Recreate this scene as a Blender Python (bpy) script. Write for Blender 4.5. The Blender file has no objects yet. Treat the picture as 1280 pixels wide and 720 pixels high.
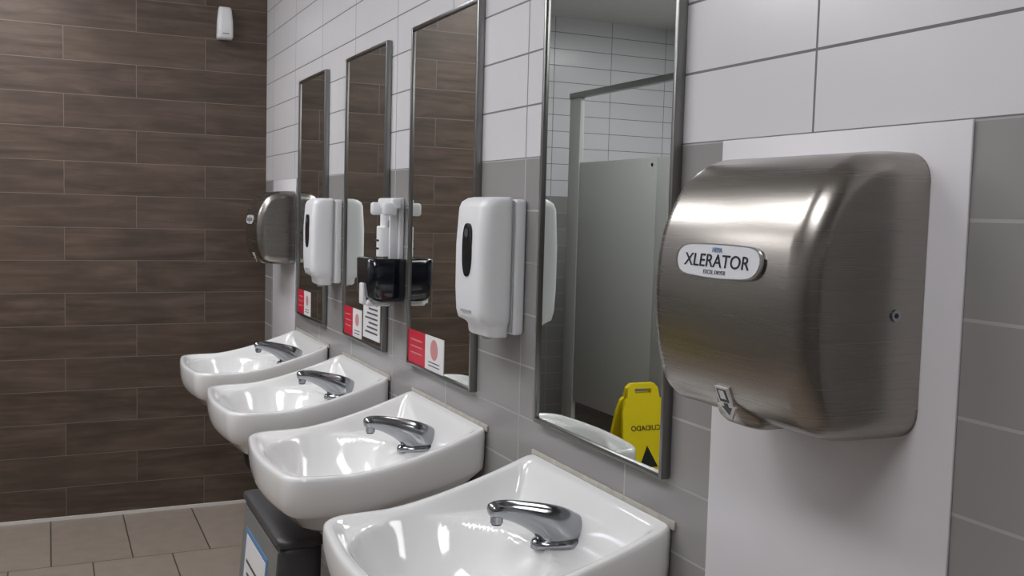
import bpy, bmesh, math, random
from mathutils import Vector, Matrix
S=0.93; H=1.52
def W(p,y,z): return Vector((-p*S, y*S, (z+H)*S))
scene=bpy.context.scene
scene.view_settings.view_transform='Standard'
scene.view_settings.exposure=0.0
def lin(c):
    return tuple(((x/255)/12.92 if x/255<=0.04045 else ((x/255+0.055)/1.055)**2.4) for x in c)+(1.0,)
# ---------- materials ----------
def newmat(name):
    m=bpy.data.materials.new(name); m.use_nodes=True
    nt=m.node_tree; b=nt.nodes['Principled BSDF']
    return m,nt,b
def N(nt,t,**kw):
    n=nt.nodes.new(t)
    for k,v in kw.items(): setattr(n,k,v)
    return n
def mth(nt,op,a,b=None):
    n=N(nt,'ShaderNodeMath',operation=op)
    for i,v in enumerate((a,b)):
        if v is None: continue
        if isinstance(v,(int,float)): n.inputs[i].default_value=v
        else: nt.links.new(v,n.inputs[i])
    return n.outputs[0]
def mixc(nt,f,a,b):
    n=N(nt,'ShaderNodeMix',data_type='RGBA')
    if isinstance(f,(int,float)): n.inputs[0].default_value=f
    else: nt.links.new(f,n.inputs[0])
    for i,v in ((6,a),(7,b)):
        if isinstance(v,tuple): n.inputs[i].default_value=v
        else: nt.links.new(v,n.inputs[i])
    return n.outputs[2]
def simple(name,col,rough=0.4,metal=0.0,var=0.04,nscale=30,coat=0.0,bump=0.0,**kw):
    m,nt,b=newmat(name)
    tc=N(nt,'ShaderNodeTexCoord'); no=N(nt,'ShaderNodeTexNoise'); no.inputs['Scale'].default_value=nscale
    nt.links.new(tc.outputs['Object'],no.inputs['Vector'])
    c=lin(col); d=tuple(x*(1-var*2) for x in c[:3])+(1,)
    nt.links.new(mixc(nt,no.outputs['Fac'],d,c),b.inputs['Base Color'])
    b.inputs['Roughness'].default_value=rough; b.inputs['Metallic'].default_value=metal
    b.inputs['Coat Weight'].default_value=coat
    if bump:
        bp=N(nt,'ShaderNodeBump'); bp.inputs['Strength'].default_value=bump; bp.inputs['Distance'].default_value=0.002
        nt.links.new(no.outputs['Fac'],bp.inputs['Height']); nt.links.new(bp.outputs[0],b.inputs['Normal'])
    return m
def brick(nt,u,v,w,h,mortar,offset):
    cb=N(nt,'ShaderNodeCombineXYZ'); nt.links.new(u,cb.inputs[0]); nt.links.new(v,cb.inputs[1])
    br=N(nt,'ShaderNodeTexBrick'); br.offset=offset; br.offset_frequency=2; br.squash=1.0
    nt.links.new(cb.outputs[0],br.inputs['Vector'])
    br.inputs['Scale'].default_value=1; br.inputs['Mortar Size'].default_value=mortar
    br.inputs['Mortar Smooth'].default_value=0.15
    br.inputs['Brick Width'].default_value=w; br.inputs['Row Height'].default_value=h
    br.inputs['Color1'].default_value=(0,0,0,1); br.inputs['Color2'].default_value=(1,1,1,1)
    br.inputs['Mortar'].default_value=(0,0,0,1)
    return br
def tile_mat(name,axis,anchor):
    m,nt,b=newmat(name)
    tc=N(nt,'ShaderNodeTexCoord'); sx=N(nt,'ShaderNodeSeparateXYZ'); nt.links.new(tc.outputs['Object'],sx.inputs[0])
    zb=(H+0.1245)*S
    u=mth(nt,'SUBTRACT',sx.outputs[axis],anchor); v=mth(nt,'SUBTRACT',sx.outputs[2],zb)
    br=brick(nt,u,v,0.478*S,0.1195*S,0.0022,0.0)
    top=mth(nt,'GREATER_THAN',sx.outputs[2],zb)
    no=N(nt,'ShaderNodeTexNoise'); no.inputs['Scale'].default_value=9; nt.links.new(tc.outputs['Object'],no.inputs['Vector'])
    tint=mth(nt,'MULTIPLY',br.outputs['Color'],0.6)
    g=mixc(nt,tint,lin((145,143,142)),lin((155,153,152)))
    wv=mixc(nt,tint,lin((217,216,218)),lin((224,223,225)))
    base=mixc(nt,top,g,wv)
    mort=mixc(nt,top,lin((168,167,165)),lin((116,116,116)))
    nt.links.new(mixc(nt,br.outputs['Fac'],base,mort),b.inputs['Base Color'])
    r=mth(nt,'MULTIPLY_ADD',br.outputs['Fac'],0.5); r.node.inputs[2].default_value=0.2
    nt.links.new(r,b.inputs['Roughness'])
    hh=mth(nt,'SUBTRACT',mth(nt,'MULTIPLY',no.outputs['Fac'],0.6),br.outputs['Fac'])
    bp=N(nt,'ShaderNodeBump'); bp.inputs['Strength'].default_value=0.35; bp.inputs['Distance'].default_value=0.003
    nt.links.new(hh,bp.inputs['Height']); nt.links.new(bp.outputs[0],b.inputs['Normal'])
    return m
def wood_mat():
    m,nt,b=newmat('wood_plank_tile')
    tc=N(nt,'ShaderNodeTexCoord'); sx=N(nt,'ShaderNodeSeparateXYZ'); nt.links.new(tc.outputs['Object'],sx.inputs[0])
    br=brick(nt,mth(nt,'SUBTRACT',sx.outputs[0],0.02*S),sx.outputs[2],0.634*S,0.155*S,0.0015,0.5)
    seed=mth(nt,'MULTIPLY',br.outputs['Color'],37.0)
    cb=N(nt,'ShaderNodeCombineXYZ')
    nt.links.new(mth(nt,'ADD',mth(nt,'MULTIPLY',sx.outputs[0],2.4),seed),cb.inputs[0])
    nt.links.new(mth(nt,'MULTIPLY',sx.outputs[2],22.0),cb.inputs[1]); nt.links.new(seed,cb.inputs[2])
    no=N(nt,'ShaderNodeTexNoise'); no.inputs['Scale'].default_value=1.0; no.inputs['Detail'].default_value=7; no.inputs['Roughness'].default_value=0.6
    no.inputs['Distortion'].default_value=0.9
    nt.links.new(cb.outputs[0],no.inputs['Vector'])
    cb2=N(nt,'ShaderNodeCombineXYZ')
    nt.links.new(mth(nt,'ADD',mth(nt,'MULTIPLY',sx.outputs[0],4.5),seed),cb2.inputs[0])
    nt.links.new(mth(nt,'MULTIPLY',sx.outputs[2],10.0),cb2.inputs[1]); nt.links.new(seed,cb2.inputs[2])
    n2=N(nt,'ShaderNodeTexNoise'); n2.inputs['Scale'].default_value=1.0; n2.inputs['Detail'].default_value=3
    nt.links.new(cb2.outputs[0],n2.inputs['Vector'])
    cr=N(nt,'ShaderNodeValToRGB'); nt.links.new(no.outputs['Fac'],cr.inputs[0])
    e=cr.color_ramp.elements; e[0].position=0.3; e[0].color=lin((69,58,50)); e[1].position=0.72; e[1].color=lin((111,95,84))
    e2=cr.color_ramp.elements.new(0.5); e2.color=lin((91,77,67))
    sh=N(nt,'ShaderNodeValToRGB'); nt.links.new(n2.outputs['Fac'],sh.inputs[0])
    sh.color_ramp.elements[0].position=.42; sh.color_ramp.elements[1].position=.68
    sh.color_ramp.elements[0].color=(0,0,0,1); sh.color_ramp.elements[1].color=(1,1,1,1)
    dark=mixc(nt,mth(nt,'MULTIPLY',sh.outputs[0],0.6),cr.outputs[0],lin((63,52,45)))
    tinted=mixc(nt,mth(nt,'MULTIPLY',br.outputs['Color'],0.3),dark,lin((103,88,77)))
    nt.links.new(mixc(nt,br.outputs['Fac'],tinted,lin((122,111,103))),b.inputs['Base Color'])
    b.inputs['Roughness'].default_value=0.42
    b.inputs['Specular IOR Level'].default_value=0.4
    hh=mth(nt,'SUBTRACT',mth(nt,'MULTIPLY',no.outputs['Fac'],0.5),br.outputs['Fac'])
    bp=N(nt,'ShaderNodeBump'); bp.inputs['Strength'].default_value=0.4; bp.inputs['Distance'].default_value=0.002
    nt.links.new(hh,bp.inputs['Height']); nt.links.new(bp.outputs[0],b.inputs['Normal'])
    return m
def floor_mat():
    m,nt,b=newmat('floor_tile')
    tc=N(nt,'ShaderNodeTexCoord'); sx=N(nt,'ShaderNodeSeparateXYZ'); nt.links.new(tc.outputs['Object'],sx.inputs[0])
    u=mth(nt,'ADD',sx.outputs[0],1.0*S); v=mth(nt,'SUBTRACT',sx.outputs[1],5.13*S)
    br=brick(nt,u,v,0.32*S,0.66*S,0.003,0.5)
    no=N(nt,'ShaderNodeTexNoise'); no.inputs['Scale'].default_value=14; no.inputs['Detail'].default_value=6; nt.links.new(tc.outputs['Object'],no.inputs['Vector'])
    g=mixc(nt,no.outputs['Fac'],lin((138,126,115)),lin((164,152,140)))
    g=mixc(nt,mth(nt,'MULTIPLY',br.outputs['Color'],0.3),g,lin((168,156,144)))
    nt.links.new(mixc(nt,br.outputs['Fac'],g,lin((78,71,65))),b.inputs['Base Color'])
    b.inputs['Roughness'].default_value=0.45
    bp=N(nt,'ShaderNodeBump'); bp.inputs['Strength'].default_value=0.4; bp.inputs['Distance'].default_value=0.002; bp.invert=True
    nt.links.new(br.outputs['Fac'],bp.inputs['Height']); nt.links.new(bp.outputs[0],b.inputs['Normal'])
    return m
def brushed(name,col,rough=0.3,scale=(2,2,900)):
    m,nt,b=newmat(name)
    tc=N(nt,'ShaderNodeTexCoord'); mp=N(nt,'ShaderNodeMapping'); mp.inputs['Scale'].default_value=scale
    nt.links.new(tc.outputs['Object'],mp.inputs[0])
    no=N(nt,'ShaderNodeTexNoise'); no.inputs['Scale'].default_value=1; no.inputs['Detail'].default_value=2
    nt.links.new(mp.outputs[0],no.inputs['Vector'])
    c=lin(col); nt.links.new(mixc(nt,no.outputs['Fac'],tuple(x*.95 for x in c[:3])+(1,),c),b.inputs['Base Color'])
    b.inputs['Metallic'].default_value=1
    r=mth(nt,'MULTIPLY_ADD',no.outputs['Fac'],0.025); r.node.inputs[2].default_value=rough-0.012
    nt.links.new(r,b.inputs['Roughness'])
    return m
M_wood=wood_mat(); M_floor=floor_mat()
M_tileY=tile_mat('wall_tile_long',1,1.138*S); M_tileX=tile_mat('wall_tile_cross',0,0.0)
M_ceil=simple('ceiling_paint',(225,225,222),0.9,bump=0.2,nscale=60)
M_panel=simple('dryer_guard_plastic',(224,222,225),0.35,var=0.01)
M_porc=simple('porcelain',(236,236,235),0.1,var=0.01,nscale=5,coat=0.4)
M_chrome=simple('chrome',(160,162,166),0.13,1.0,var=0.01)
M_steel=brushed('brushed_steel_dryer',(160,155,149),0.27)
M_frame=simple('mirror_frame_steel',(140,140,138),0.3,1.0,var=0.03)
M_mirror=simple('mirror_glass',(222,226,222),0.005,1.0,var=0.0)
M_white=simple('white_plastic',(234,235,237),0.28,var=0.01)
M_white2=simple('white_plastic_seam',(170,172,175),0.4)
M_black=simple('black_glossy',(14,16,19),0.2)
M_navy=simple('smoked_plastic',(10,14,26),0.1,coat=0.5)
M_dark=simple('dark_rubber',(30,31,33),0.5)
M_bin=simple('bin_plastic',(66,66,68),0.42)
M_binface=simple('bin_face_grey',(120,120,119),0.4)
M_red=simple('sticker_red',(205,30,58),0.4)
M_paper=simple('sticker_white',(228,226,226),0.5,var=0.02)
M_ink=simple('ink_grey',(70,72,76),0.6)
M_blue=simple('ink_blue',(90,135,180),0.5)
M_pink=simple('sticker_pink',(205,140,140),0.5)
M_part=simple('partition_grey',(170,171,168),0.4,var=0.04,nscale=200)
M_yel=simple('sign_yellow',(236,214,20),0.4,var=0.03)
M_badge=simple('badge_silver',(214,216,220),0.35,var=0.02)
M_caulk=simple('caulk',(205,200,190),0.6,var=0.25,nscale=40)
M_trim=simple('trim_white',(225,222,216),0.5)
def emis(name,col,st):
    m,nt,b=newmat(name)
    b.inputs['Base Color'].default_value=(1,1,1,1)
    b.inputs['Emission Color'].default_value=lin(col); b.inputs['Emission Strength'].default_value=st
    return m
M_light=emis('light_diffuser',(251,251,255),11.8)
# ---------- geometry helpers ----------
def link(o,parent=None):
    scene.collection.objects.link(o)
    if parent: o.parent=parent
    return o
def empty(name):
    o=bpy.data.objects.new(name,None); o.empty_display_size=0.05; return link(o)
def mesh(name,verts,faces,mat,parent=None,smooth=False):
    me=bpy.data.meshes.new(name); me.from_pydata([tuple(v) for v in verts],[],faces); me.update()
    bm=bmesh.new(); bm.from_mesh(me); bmesh.ops.recalc_face_normals(bm,faces=bm.faces); bm.to_mesh(me); bm.free()
    if smooth:
        for f in me.polygons: f.use_smooth=True
    o=bpy.data.objects.new(name,me); me.materials.append(mat); return link(o,parent)
def wbox(name,lo,hi,mat,parent=None,bev=0.0,seg=3):
    (x0,y0,z0),(x1,y1,z1)=lo,hi
    x0,x1=sorted((x0,x1)); y0,y1=sorted((y0,y1)); z0,z1=sorted((z0,z1))
    v=[(x0,y0,z0),(x1,y0,z0),(x1,y1,z0),(x0,y1,z0),(x0,y0,z1),(x1,y0,z1),(x1,y1,z1),(x0,y1,z1)]
    f=[(0,3,2,1),(4,5,6,7),(0,1,5,4),(1,2,6,5),(2,3,7,6),(3,0,4,7)]
    o=mesh(name,v,f,mat,parent)
    if bev:
        m=o.modifiers.new('b','BEVEL'); m.width=bev; m.segments=seg
        for p in o.data.polygons: p.use_smooth=True
    return o
def box(name,a,b,mat,parent=None,bev=0.0,seg=3):
    return wbox(name,W(*a),W(*b),mat,parent,bev,seg)
def loft(name,rings,mat,parent=None,cap0=True,cap1=True,closed=True,smooth=True,sub=0):
    n=len(rings[0]); v=[p for r in rings for p in r]; f=[]
    for i in range(len(rings)-1):
        for j in range(n if closed else n-1):
            k=(j+1)%n; f.append((i*n+j,i*n+k,(i+1)*n+k,(i+1)*n+j))
    if cap0: f.append(tuple(reversed(range(n))))
    if cap1: f.append(tuple((len(rings)-1)*n+j for j in range(n)))
    o=mesh(name,v,f,mat,parent,smooth)
    if sub:
        m=o.modifiers.new('s','SUBSURF'); m.levels=sub; m.render_levels=sub
    return o
def roundpoly(pts,rad,n):
    out=[]
    L=len(pts)
    for i in range(L):
        p=Vector(pts[i]); a=Vector(pts[i-1]); b=Vector(pts[(i+1)%L]); r=rad[i]
        d1=(a-p); d2=(b-p); r1=min(r,d1.length*.49); r2=min(r,d2.length*.49)
        q0=p+d1.normalized()*r1; q2=p+d2.normalized()*r2
        for k in range(9):
            t=k/8; out.append(q0*(1-t)**2+p*2*t*(1-t)+q2*t*t)
    cum=[0]
    for i in range(len(out)): cum.append(cum[-1]+(out[(i+1)%len(out)]-out[i]).length)
    T=cum[-1]; res=[]; j=0
    for k in range(n):
        s=T*k/n
        while cum[j+1]<s: j+=1
        a=out[j]; b=out[(j+1)%len(out)]; d=cum[j+1]-cum[j]
        res.append(a.lerp(b,(s-cum[j])/d if d>1e-9 else 0))
    return res
def catmull(P,m=8):
    P=[Vector(p) for p in P]; out=[]
    for i in range(len(P)-1):
        p0=P[max(i-1,0)]; p1=P[i]; p2=P[i+1]; p3=P[min(i+2,len(P)-1)]
        for k in range(m):
            t=k/m
            out.append(0.5*((2*p1)+(p2-p0)*t+(2*p0-5*p1+4*p2-p3)*t*t+(-p0+3*p1-3*p2+p3)*t**3))
    out.append(P[-1]); return out
def sweep(name,path,radii,mat,parent,n=16,flat=1.0):
    Q=catmull([(p[0],p[1],p[2]) for p in path],6)
    R=catmull([(r,0,0) for r in radii],6)
    rings=[]
    for i,q in enumerate(Q):
        t=(Q[min(i+1,len(Q)-1)]-Q[max(i-1,0)]).normalized()
        ref=Vector((0,1,0)) if abs(t.y)<0.9 else Vector((1,0,0))
        u=t.cross(ref).normalized(); w=t.cross(u).normalized()
        r=R[i].x
        rings.append([q+u*math.cos(2*math.pi*k/n)*r*flat+w*math.sin(2*math.pi*k/n)*r for k in range(n)])
    return loft(name,rings,mat,parent)
def cyl(name,c,axis,r,h,mat,parent,n=24,r2=None):
    axis=Vector(axis).normalized(); ref=Vector((0,0,1)) if abs(axis.z)<.9 else Vector((1,0,0))
    u=axis.cross(ref).normalized(); w=axis.cross(u); c=Vector(c); r2=r if r2 is None else r2
    rings=[[c+axis*d+(u*math.cos(2*math.pi*k/n)+w*math.sin(2*math.pi*k/n))*rr for k in range(n)] for d,rr in ((0,r),(h,r2))]
    o=loft(name,rings,mat,parent,smooth=False)
    m=o.modifiers.new('b','BEVEL'); m.width=min(r,h)*.15; m.segments=2; m.limit_method='ANGLE'
    return o
def text(name,s,size,loc,mat,parent,right,up,ext=0.0003,bold=0.0,sx=1.0):
    c=bpy.data.curves.new(name,'FONT'); c.body=s; c.size=size; c.align_x='CENTER'; c.align_y='CENTER'; c.extrude=ext; c.offset=bold
    c.materials.append(mat); o=bpy.data.objects.new(name,c); link(o,parent)
    r=Vector(right).normalized(); u=Vector(up).normalized(); nrm=r.cross(u)
    M=Matrix((r*sx,u,nrm)).transposed().to_4x4(); M.translation=Vector(loc); o.matrix_world=M
    return o
# ---------- room shell ----------
L=5.13; L2=6.6; XJ=1.36; XL=3.6; ZC=2.95*S; YB=-2.5
wbox('floor',(-XL*S,YB,-0.1),(0.0,L2*S,0),M_floor)
wbox('ceiling',(-XL*S-0.1,YB-0.1,ZC),(0.1,L2*S+0.1,ZC+0.1),M_ceil)
wbox('wall_right',(0,YB-0.1,-0.1),(0.1,L2*S+0.1,ZC),M_tileY)
wbox('wall_back',(-XJ*S,L*S,-0.1),(0,L*S+0.1,ZC),M_wood)
wbox('wall_back_return',(-XJ*S,L*S+0.1,-0.1),(-XJ*S+0.1,L2*S,ZC),M_tileY)
wbox('wall_back_recess',(-XL*S-0.1,L2*S,-0.1),(0,L2*S+0.1,ZC),M_tileX)
wbox('wall_left',(-XL*S-0.1,YB-0.1,-0.1),(-XL*S,L2*S,ZC),M_tileY)
wbox('wall_front',(-XL*S-0.1,YB-0.1,-0.1),(0.1,YB,ZC),M_tileX)
wbox('trim_back',(-XJ*S,L*S-0.008,0),(0,L*S,0.014),M_trim)
# ---------- ceiling lights ----------
for (x,y) in ((-1.45,0.2),(-1.45,2.3),(-1.3,3.9),(-2.9,4.4)):  # unseen panels; third added to whiten the wall, last placed to brighten the stalls
    e=empty('ceiling_light')
    wbox('diffuser',(x-0.28,y-0.58,ZC-0.02),(x+0.28,y+0.58,ZC-0.012),M_light,e)
    for a,b in (((x-.3,y-.6),(x-.28,y+.6)),((x+.28,y-.6),(x+.3,y+.6)),((x-.28,y-.6),(x+.28,y-.58)),((x-.28,y+.58),(x+.28,y+.6))):
        wbox('frame',(a[0],a[1],ZC-0.025),(b[0],b[1],ZC),M_trim,e)
# ---------- mirrors ----------
ZT=0.535; ZB=-0.465
def mirror(y0,y1):
    e=empty('wall_mirror')
    fw=0.010; d=0.02
    box('glass',(0.004,y0+fw*.5,ZB+fw*.5),(0.014,y1-fw*.5,ZT-fw*.5),M_mirror,e)
    box('frame_near',(0.001,y0,ZB),(d,y0+fw,ZT),M_frame,e,0.001,2)
    box('frame_far',(0.001,y1-fw,ZB),(d,y1,ZT),M_frame,e,0.001,2)
    box('frame_bottom',(0.001,y0+fw,ZB),(d,y1-fw,ZB+fw),M_frame,e,0.001,2)
    box('frame_top',(0.001,y0+fw,ZT-fw),(d,y1-fw,ZT),M_frame,e,0.001,2)
MIR=[(1.462,1.98),(2.35,2.862),(3.10,3.585),(3.88,4.335)]
for a,b in MIR: mirror(a,b)
def sticker(y1,w,z0,h,mats,name='mirror_sticker'):
    e=empty(name); y=y1
    for i,m in enumerate(mats):
        box('panel',(0.0143,y-w,z0),(0.0153,y,z0+h),m,e)
        if m is M_red:
            for k in range(3): box('line',(0.0153,y-w*.8,z0+h*(.3+.2*k)),(0.0157,y-w*.15,z0+h*(.34+.2*k)),M_pink,e)
        else:
            cyl('logo',W(0.0153,y-w*.5,z0+h*.62),(-1,0,0),w*.2*S,0.0005,M_pink,e)
            for k in range(2): box('line',(0.0153,y-w*.8,z0+h*(.12+.1*k)),(0.0157,y-w*.2,z0+h*(.15+.1*k)),M_ink,e)
        y-=w
sticker(2.85,0.148,-0.455,0.098,[M_red,M_paper])
sticker(3.57,0.11,-0.455,0.1,[M_red,M_paper])
sticker(4.32,0.11,-0.455,0.1,[M_red,M_paper])
e=empty('paper_notice')
box('sheet',(0.0143,3.14,-0.44),(0.0153,3.33,-0.26),M_paper,e)
for k in range(9): box('line',(0.0153,3.165,-0.42+.016*k),(0.0157,3.305-0.02*(k%3),-0.414+.016*k),M_ink,e)
# ---------- hand dryer ----------
def dryer(yc):
    e=empty('hand_dryer')
    prof=catmull([(0,.089),(.06,.088),(.108,.080),(.150,.051),(.177,.008),(.192,-.04),(.197,-.10),(.194,-.16),(.185,-.210),(.167,-.250),(.135,-.270),(.09,-.276),(0,-.277)],5)
    prof=[Vector((p.x,p.y)) for p in prof]
    nr=[]
    for i in range(len(prof)):
        t=(prof[min(i+1,len(prof)-1)]-prof[max(i-1,0)]).normalized(); nr.append(Vector((t.y,-t.x)))
    ctr=Vector((.08,-.1))
    nr=[n if n.dot(ctr-p)>0 else -n for n,p in zip(nr,prof)]
    nr[0]=Vector((0,-1)); nr[-1]=Vector((0,1))
    hw=.170; r=.037; rings=[]
    def ring(y,off):
        return [W(max((p+n*off).x,0.0052),y,(p+n*off).y) for p,n in zip(prof,nr)]
    K=8
    rings.append(ring(yc-hw,r*1.25))
    for k in range(K,-1,-1):
        a=math.pi/2*k/K; rings.append(ring(yc-hw+r*(1-math.sin(a)),r*(1-math.cos(a))))
    for k in range(0,K+1):
        a=math.pi/2*k/K; rings.append(ring(yc+hw-r*(1-math.sin(a)),r*(1-math.cos(a))))
    rings.append(ring(yc+hw,r*1.25))
    loft('cover',rings,M_steel,e)
    rr=[]
    for z,p0,p1,w in ((-.218,.13,.176,.012),(-.235,.12,.1775,.030),(-.255,.11,.170,.042),(-.270,.10,.161,.046),(-.279,.10,.151,.042),(-.282,.11,.142,.032)):
        pts=roundpoly([(p0,-w),(p1,-w),(p1,w),(p0,w)],[.012,.03,.03,.012],40)
        rr.append([W(q.x,yc+q.y,z) for q in pts])
    loft('nozzle',rr,M_steel,e)
    def pl(name,pts,p0,p1,mat):
        f=lambda p,z:p-(-.235-z)*.46
        a=[W(f(p0,z),yc+y,z) for y,z in pts]; b=[W(f(p1,z),yc+y,z) for y,z in pts]
        loft(name,[a,b],mat,e,smooth=False)
    pl('hand_arrow_sticker',[(-.013,-.226),(.013,-.226),(.013,-.252),(.020,-.252),(0,-.272),(-.020,-.252),(-.013,-.252)],.172,.1802,M_paper)
    pl('hand_icon',[(-.010,-.229),(.010,-.229),(.010,-.247),(-.010,-.247)],.1802,.1809,M_black)
    pl('hand_shape',[(-.005,-.231),(.005,-.231),(.006,-.243),(-.006,-.243)],.1809,.1814,M_paper)
    pl('arrow_icon',[(-.004,-.249),(.004,-.249),(.004,-.254),(.011,-.254),(0,-.266),(-.011,-.254),(-.004,-.254)],.1802,.1809,M_black)
    zc=-.057
    out=roundpoly([(-.095,-.008),(-.080,-.021),(0,-.025),(.080,-.021),(.095,-.008),(.095,.010),(.080,.021),(0,.023),(-.080,.021),(-.095,.010)],[.01,.02,.05,.02,.01,.01,.02,.05,.02,.01],64)
    def bw(q,p,s): return W(p+(.0025*(-q.y/.02)),yc+q.x*s,zc+q.y*s)
    loft('badge_rim',[[bw(q,.186,1.0) for q in out],[bw(q,.1975,1.0) for q in out],[bw(q,.1985,.97) for q in out]],M_frame,e,smooth=False)
    loft('badge_plate',[[bw(q,.197,.94) for q in out],[bw(q,.1995,.93) for q in out]],M_badge,e,smooth=False)
    right=(0,-1,0); up=(.125,0,1)
    def tp(dz): return W(.2-.125*dz,yc,zc+dz)
    text('badge_text','XLERATOR',.0245*S,tp(-.001),M_black,e,right,up,bold=.0001,sx=1.15)
    text('badge_text_top','HEPA',.009*S,tp(.014),M_blue,e,right,up)
    text('badge_text_low','EXCEL DRYER',.0078*S,tp(-.0155),M_ink,e,right,up)
    for sgn in (-1,1):
        cyl('screw',W(.052,yc+sgn*(hw-.002),-.115),(0,sgn,0),.007,.004,M_chrome,e)
        cyl('screw_slot',W(.052,yc+sgn*(hw+.0022),-.115),(0,sgn,0),.003,.0006,M_black,e)
    return e
def guard(yc):
    e=empty('splash_guard_sheet')
    box('sheet',(0.0005,yc-.243,-.72),(.0045,yc+.243,.1245),M_panel,e,0.001,2)
    for y in (-.22,.22): cyl('screw',W(.0045,yc+y,-.7),(-1,0,0),.004,.0015,M_chrome,e)
guard(1.101); dryer(1.085)
guard(4.68)
d2=dryer(4.58)   # slightly smaller unit at the far end
k=.89; cc=W(.0052,4.58,-.105); d2.scale=(k,k,k); d2.location=cc*(1-k)
# ---------- sinks ----------
def sstep(a,b,x):
    t=max(0,min(1,(x-a)/(b-a))); return t*t*(3-2*t)
def sink(yc):
    e=empty('wall_sink')
    c=Vector((.28,0))
    out=roundpoly([(0.003,-.287),(.25,-.287),(.497,-.267),(.518,-.12),(.525,0),(.518,.12),(.497,.267),(.25,.287),(0.003,.287)],
                  [.02,.10,.06,.06,.08,.06,.06,.10,.02],144)
    def rim(p):
        t=max(0,min(1,p/.36)); return -.634+.096*(1-t)**1.5
    def inter(q,s):
        z=-.650
        e_=math.sqrt(((q.x-.315)/.182)**2+(q.y/.245)**2)
        if e_<.999: z-=.13*math.cos(math.pi/2*e_**2.2)**1.2
        return z
    rings=[]
    ss=[.03]+[i/30 for i in range(2,24)]+[.78,.8,.82,.84,.855,.87,.885,.9,.915,.93,.945,.96,.975]
    for s in ss:
        ring=[]
        for q in out:
            p=c+(q-c)*s; back=sstep(.12,.0,q.x)
            a0=.83-.12*back
            k=sstep(a0,.94,s); z=inter(p,s)*(1-k)+(rim(p.x)-.002)*k
            ring.append(W(p.x,yc+p.y,z))
        rings.append(ring)
    def R(s,dz):
        ring=[]
        for q in out:
            se=1-(1-s)*(.15+.85*sstep(0,.25,q.x)) if s<.99 else s
            p=c+(q-c)*se; ring.append(W(p.x,yc+p.y,rim(q.x)+dz))
        rings.append(ring)
    for s,dz in ((.9901,-.005),(.997,-.012),(1.0,-.024),(.998,-.045),(.987,-.068),(.968,-.087),(.943,-.100),(.91,-.108)): R(s,dz)
    for s,z in ((.83,-.757),(.72,-.785),(.5,-.815),(.2,-.83)):
        k=1 if s<.82 else .5
        rings.append([W((c+(q-c)*s).x,yc+(c+(q-c)*s).y,z*k+(rim(q.x)-.112)*(1-k)) for q in out])
    loft('basin',rings,M_porc,e)
    box('caulk',(0.0,yc-.287,-.552),(.005,yc+.287,-.5355),M_caulk,e,.001,2)
    cyl('drain',W(.315,yc,-.781),(0,0,1),.03,.004,M_chrome,e)
    cyl('drain_hole',W(.315,yc,-.7765),(0,0,1),.018,.0008,M_black,e)
    sweep('trap',[W(.26,yc,-.82),W(.26,yc,-1.0),W(.24,yc,-1.07),W(.20,yc,-1.08),W(.17,yc,-1.03),W(.12,yc,-1.0),W(.005,yc,-1.0)],[.022]*7,M_dark,e)
    box('wall_carrier',(.002,yc-.2,-.73),(.10,yc+.2,-.66),M_dark,e,.004)
    f=bpy.data.objects.new('faucet',None); link(f,e)
    yf=yc-.018
    base=[]
    for z,k in ((-.652,1.0),(-.643,1.0),(-.637,.95),(-.634,.85)):
        base.append([W(.078+.072*k*math.cos(2*math.pi*t/48),yf+(.042-.004*math.cos(2*math.pi*t/48))*k*math.sin(2*math.pi*t/48),z) for t in range(48)])
    loft('base_plate',base,M_chrome,f)
    secs=[(.074,-.640,.063,.037,0),(.078,-.629,.060,.036,8),(.088,-.617,.053,.034,20),(.102,-.607,.045,.031,34),
        (.122,-.598,.036,.028,49),(.146,-.588,.0285,.025,61),(.172,-.579,.0235,.0225,70),(.198,-.571,.020,.0205,77),
        (.220,-.567,.0178,.019,85),(.236,-.567,.0155,.0175,93),(.244,-.568,.010,.013,98)]
    rings=[]
    for p,z,a,b,ang in secs:
        t=math.radians(ang); dp,dz=math.cos(t),-math.sin(t)
        rings.append([W(p+dp*a*math.cos(2*math.pi*k/28),yf+b*math.sin(2*math.pi*k/28),z+dz*a*math.cos(2*math.pi*k/28)) for k in range(28)])
    loft('spout',rings,M_chrome,f,sub=1)
    cyl('aerator',W(.226,yf,-.594),(0,0,1),.0115,.018,M_chrome,f)
    cyl('aerator_tip',W(.226,yf,-.597),(0,0,1),.0092,.005,M_dark,f)
for y in (1.725,2.555,3.345,4.12): sink(y)
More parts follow.
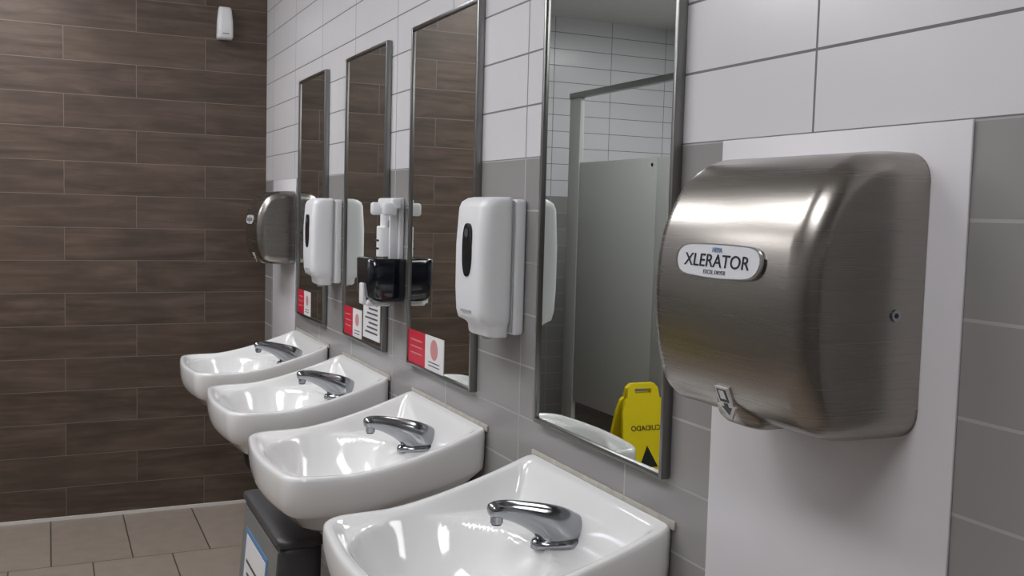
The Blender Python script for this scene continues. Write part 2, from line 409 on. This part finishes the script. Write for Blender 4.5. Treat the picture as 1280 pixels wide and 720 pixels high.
# ---------- soap dispensers ----------
def rr_ring(p0,p1,y0,y1,z,r):
    return [W(q.x,q.y,z) for q in roundpoly([(p0,y0),(p1,y0),(p1,y1),(p0,y1)],[.006,r,r,.006],40)]
def soap(yc,w=.084):
    e=empty('soap_dispenser')
    box('back_plate',(.001,yc-w,-.284),(.03,yc+w,.03),M_white,e,.008,4)
    box('seam',(.030,yc-w*.975,-.278),(.034,yc+w*.975,.026),M_white2,e,.002)
    rings=[]
    for z,p1,k in ((.034,.075,.88),(.031,.09,.94),(.022,.104,.985),(.008,.11,1.0),(-.08,.116,1.0),(-.18,.116,.99),(-.232,.113,.98),(-.252,.108,.95),(-.262,.09,.88),(-.268,.086,.84),(-.286,.084,.82),(-.291,.078,.76)):
        rings.append(rr_ring(.034,p1,yc-w*k,yc+w*k,z,.026))
    loft('cover',rings,M_white,e)
    def oval(p,hw,hh,cz,n=40): return [W(p,yc-.006+hw*math.copysign(abs(math.cos(a))**.8,math.cos(a)),cz+hh*math.copysign(abs(math.sin(a))**.8,math.sin(a))) for a in [2*math.pi*k/n for k in range(n)]]
    loft('window',[oval(.108,.028,.062,-.09),oval(.1182,.028,.062,-.09),oval(.119,.024,.057,-.09)],M_black,e,smooth=False)
    cyl('logo',W(.119,yc-.006,-.05),(-1,0,0),.010,.001,M_ink,e)
    box('push_mark',(.1095,yc-.03,-.235),(.1155,yc+.03,-.230),M_white2,e)
    cyl('outlet',W(.06,yc,-.30),(0,0,1),.014,.02,M_white2,e)
soap(2.160); soap(3.745,.08)
def broken(yc):
    e=empty('open_soap_dispenser')
    box('back_plate',(.001,yc-.05,-.16),(.018,yc+.05,.035),M_white,e,.004)
    box('top_arm',(.018,yc-.075,.0),(.05,yc+.075,.034),M_white,e,.008,4)
    for s in (-1,1):
        box('hinge',(.03,yc+s*.06-.014,-.02),(.075,yc+s*.06+.014,.02),M_white,e,.008,4)
        box('rail',(.018,yc+s*.035-.006,-.16),(.045,yc+s*.035+.006,.0),M_white,e,.003)
    cyl('bottle',W(.045,yc,-.15),(0,0,1),.026,.09,M_white,e)
    cyl('bottle_neck',W(.045,yc,-.07),(0,0,1),.016,.05,M_white,e)
    box('rung',(.018,yc-.035,-.055),(.05,yc+.035,-.035),M_white2,e,.003)
    for z in (-.12,-.095): box('slot',(.045,yc-.012,z-.006),(.0752,yc+.012,z),M_dark,e,.002)
    rings=[]
    for z,p1,k in ((-.152,.116,.97),(-.156,.12,1.0),(-.21,.119,.99),(-.268,.114,.96),(-.282,.104,.88),(-.287,.09,.74)):
        rings.append(rr_ring(.004,p1,yc-.082*k,yc+.082*k,z,.028))
    loft('smoked_cover',rings,M_navy,e)
    box('outlet_block',(.03,yc-.03,-.302),(.11,yc+.03,-.282),M_white,e,.006)
    box('front_tab',(.108,yc-.018,-.296),(.123,yc+.018,-.23),M_white,e,.004)
broken(3.0)
# ---------- wall air freshener on the back wall ----------
e=empty('wall_air_freshener')
rings=[]
for z,k,d in ((.805,.9,.05),(.815,1.0,.06),(.89,.95,.062),(.945,.80,.055),(.956,.72,.048)):
    rings.append([W(.210+q.x,L-.001-q.y,z) for q in roundpoly([(-.037*k,0),(.037*k,0),(.037*k,d),(-.037*k,d)],[.003,.003,.015,.015],32)])
loft('body',rings,M_white,e)
box('mount',(.185,L-.012,.95),(.235,L-.001,.965),M_white2,e,.002)
box('slot',(.195,L-.064,.825),(.225,L-.058,.831),M_white2,e)
# ---------- trash can ----------
e=empty('trash_can')
y0,y1=2.50,3.0; F=.47; B=.36
rings=[]
for z,pf,pb in ((-1.519,F+.047,B+.02),(-1.50,F+.05,B+.02),(-.90,F,B),(-.87,F-.002,B)):
    rings.append([W(q.x,q.y,z) for q in roundpoly([(pb,y0),(pf,y0),(pf,y1),(pb,y1)],[.012]*4,40)])
loft('body',rings,M_bin,e)
rings=[]
for z,o in ((-.875,.002),(-.872,.006),(-.858,.006),(-.852,.002),(-.851,-.02)):
    rings.append([W(q.x,q.y,z) for q in roundpoly([(B-o,y0-o),(F+o,y0-o),(F+o,y1+o),(B-o,y1+o)],[.012]*4,40)])
loft('lid',rings,M_bin,e)
def face(name,ya,yb,za,zb,off,mat):
    pts=[(ya,za),(yb,za),(yb,zb),(ya,zb)]
    fp=lambda z:F+.05*(-.90-z)/.6
    loft(name,[[W(fp(z)-.004,y,z) for y,z in pts],[W(fp(z)+off,y,z) for y,z in pts]],mat,e,smooth=False)
face('front_panel',y0+.02,y1-.02,-1.48,-.89,.003,M_binface)
face('label',2.62,2.92,-1.26,-.94,.005,M_blue)
face('label_sheet',2.635,2.905,-1.25,-.955,.006,M_paper)
for k in range(7): face('label_line',2.66,2.88-.02*(k%2),-1.22+.032*k,-1.212+.032*k,.007,M_ink)
# ---------- toilet stall across the room ----------
e=empty('toilet_stall')
px=2.1
zr=.735
box('pilaster_far',(px-.015,5.62,-1.52),(px+.015,5.76,zr),M_part,e,.002,2)
box('door',(px-.013,4.72,-1.2),(px+.013,5.61,.325),M_part,e,.002,2)
box('pilaster_near',(px-.015,4.30,-1.52),(px+.015,4.71,.325),M_part,e,.002,2)
box('door_near',(px-.013,3.40,-1.2),(px+.013,4.29,.325),M_part,e,.002,2)
box('pilaster_end',(px-.015,3.1,-1.52),(px+.015,3.39,zr),M_part,e,.002,2)
box('headrail',(px-.022,3.1,zr),(px+.022,5.76,zr+.035),M_frame,e,.002,2)
box('side_panel',(px+.015,5.74,-1.2),(XL,5.76,.325),M_part,e,.002,2)
box('divider_panel',(px+.015,4.5,-1.2),(XL,4.52,.325),M_part,e,.002,2)
cyl('coat_knob',W(px-.013,4.77,.285),(-1,0,0),.012,.02,M_dark,e)
# ---------- wet floor sign ----------
e=empty('wet_floor_sign')
sx,sy=-1.75*S,4.27*S
def signpanel(sgn):
    out=[(-.15,0),(-.105,0),(-.09,.05),(.09,.05),(.105,0),(.15,0),(.115,.50),(.10,.56),(.085,.575),(.08,.62),(.06,.64),(-.06,.64),(-.08,.62),(-.085,.575),(-.10,.56),(-.115,.50)]
    hole=[(-.045,.595),(.045,.595),(.045,.615),(-.045,.615)]
    bm=bmesh.new()
    def loop(pts):
        vs=[bm.verts.new((x,0,z)) for x,z in pts]; return [bm.edges.new((vs[i],vs[(i+1)%len(vs)])) for i in range(len(vs))]
    ed=loop(out)+loop(hole)
    bmesh.ops.triangle_fill(bm,use_beauty=True,edges=ed)
    r=bmesh.ops.extrude_face_region(bm,geom=bm.faces[:])
    for v in [g for g in r['geom'] if isinstance(g,bmesh.types.BMVert)]: v.co.y+=.018
    bmesh.ops.recalc_face_normals(bm,faces=bm.faces)
    me=bpy.data.meshes.new('panel'); bm.to_mesh(me); bm.free(); me.materials.append(M_yel)
    o=bpy.data.objects.new('panel',me); link(o,e); return o
ang=math.radians(12); yaw=math.radians(2)
base=Matrix.Translation((sx,sy,0))@Matrix.Rotation(yaw,4,'Z')
for s in (1,-1):
    o=signpanel(s)
    M=base@Matrix.Rotation(0 if s==1 else math.pi,4,'Z')@Matrix.Translation((0,-.145,0.002))@Matrix.Rotation(-ang,4,'X')
    o.matrix_world=M
    R=M.to_3x3()
    for z,t,sz in ((.43,'CUIDADO',.034),(.13,'CAUTION',.034)):
        text('sign_text',t,sz,M@Vector((0,-.001,z)),M_dark,e,R@Vector((1,0,0)),R@Vector((0,0,1)),bold=.0005)
    tri=[M@Vector(v) for v in ((-.05,-.0015,.25),(.05,-.0015,.25),(0,-.0015,.35),(-.05,.001,.25),(.05,.001,.25),(0,.001,.35))]
    mesh('warning_triangle',tri,[(0,1,2),(3,5,4),(0,3,4,1),(1,4,5,2),(2,5,3,0)],M_dark,e)
# ---------- world, camera ----------
w=bpy.data.worlds.new('world'); scene.world=w; w.use_nodes=True
w.node_tree.nodes['Background'].inputs[0].default_value=(.6,.62,.65,1); w.node_tree.nodes['Background'].inputs[1].default_value=.1
cam=bpy.data.cameras.new('camera'); co=bpy.data.objects.new('camera',cam); link(co)
cam.sensor_width=36; cam.lens=1250/1280*36; cam.clip_start=.02
Y=Vector((-.4196,.0796,-.9042)).normalized(); X=Vector((.907,.0078,-.420)); X=(X-Y*X.dot(Y)).normalized(); Z=X.cross(Y)
M=Matrix((X,Y,Z)).to_4x4(); M.translation=Vector((-S,0,H*S)); co.matrix_world=M
scene.camera=co
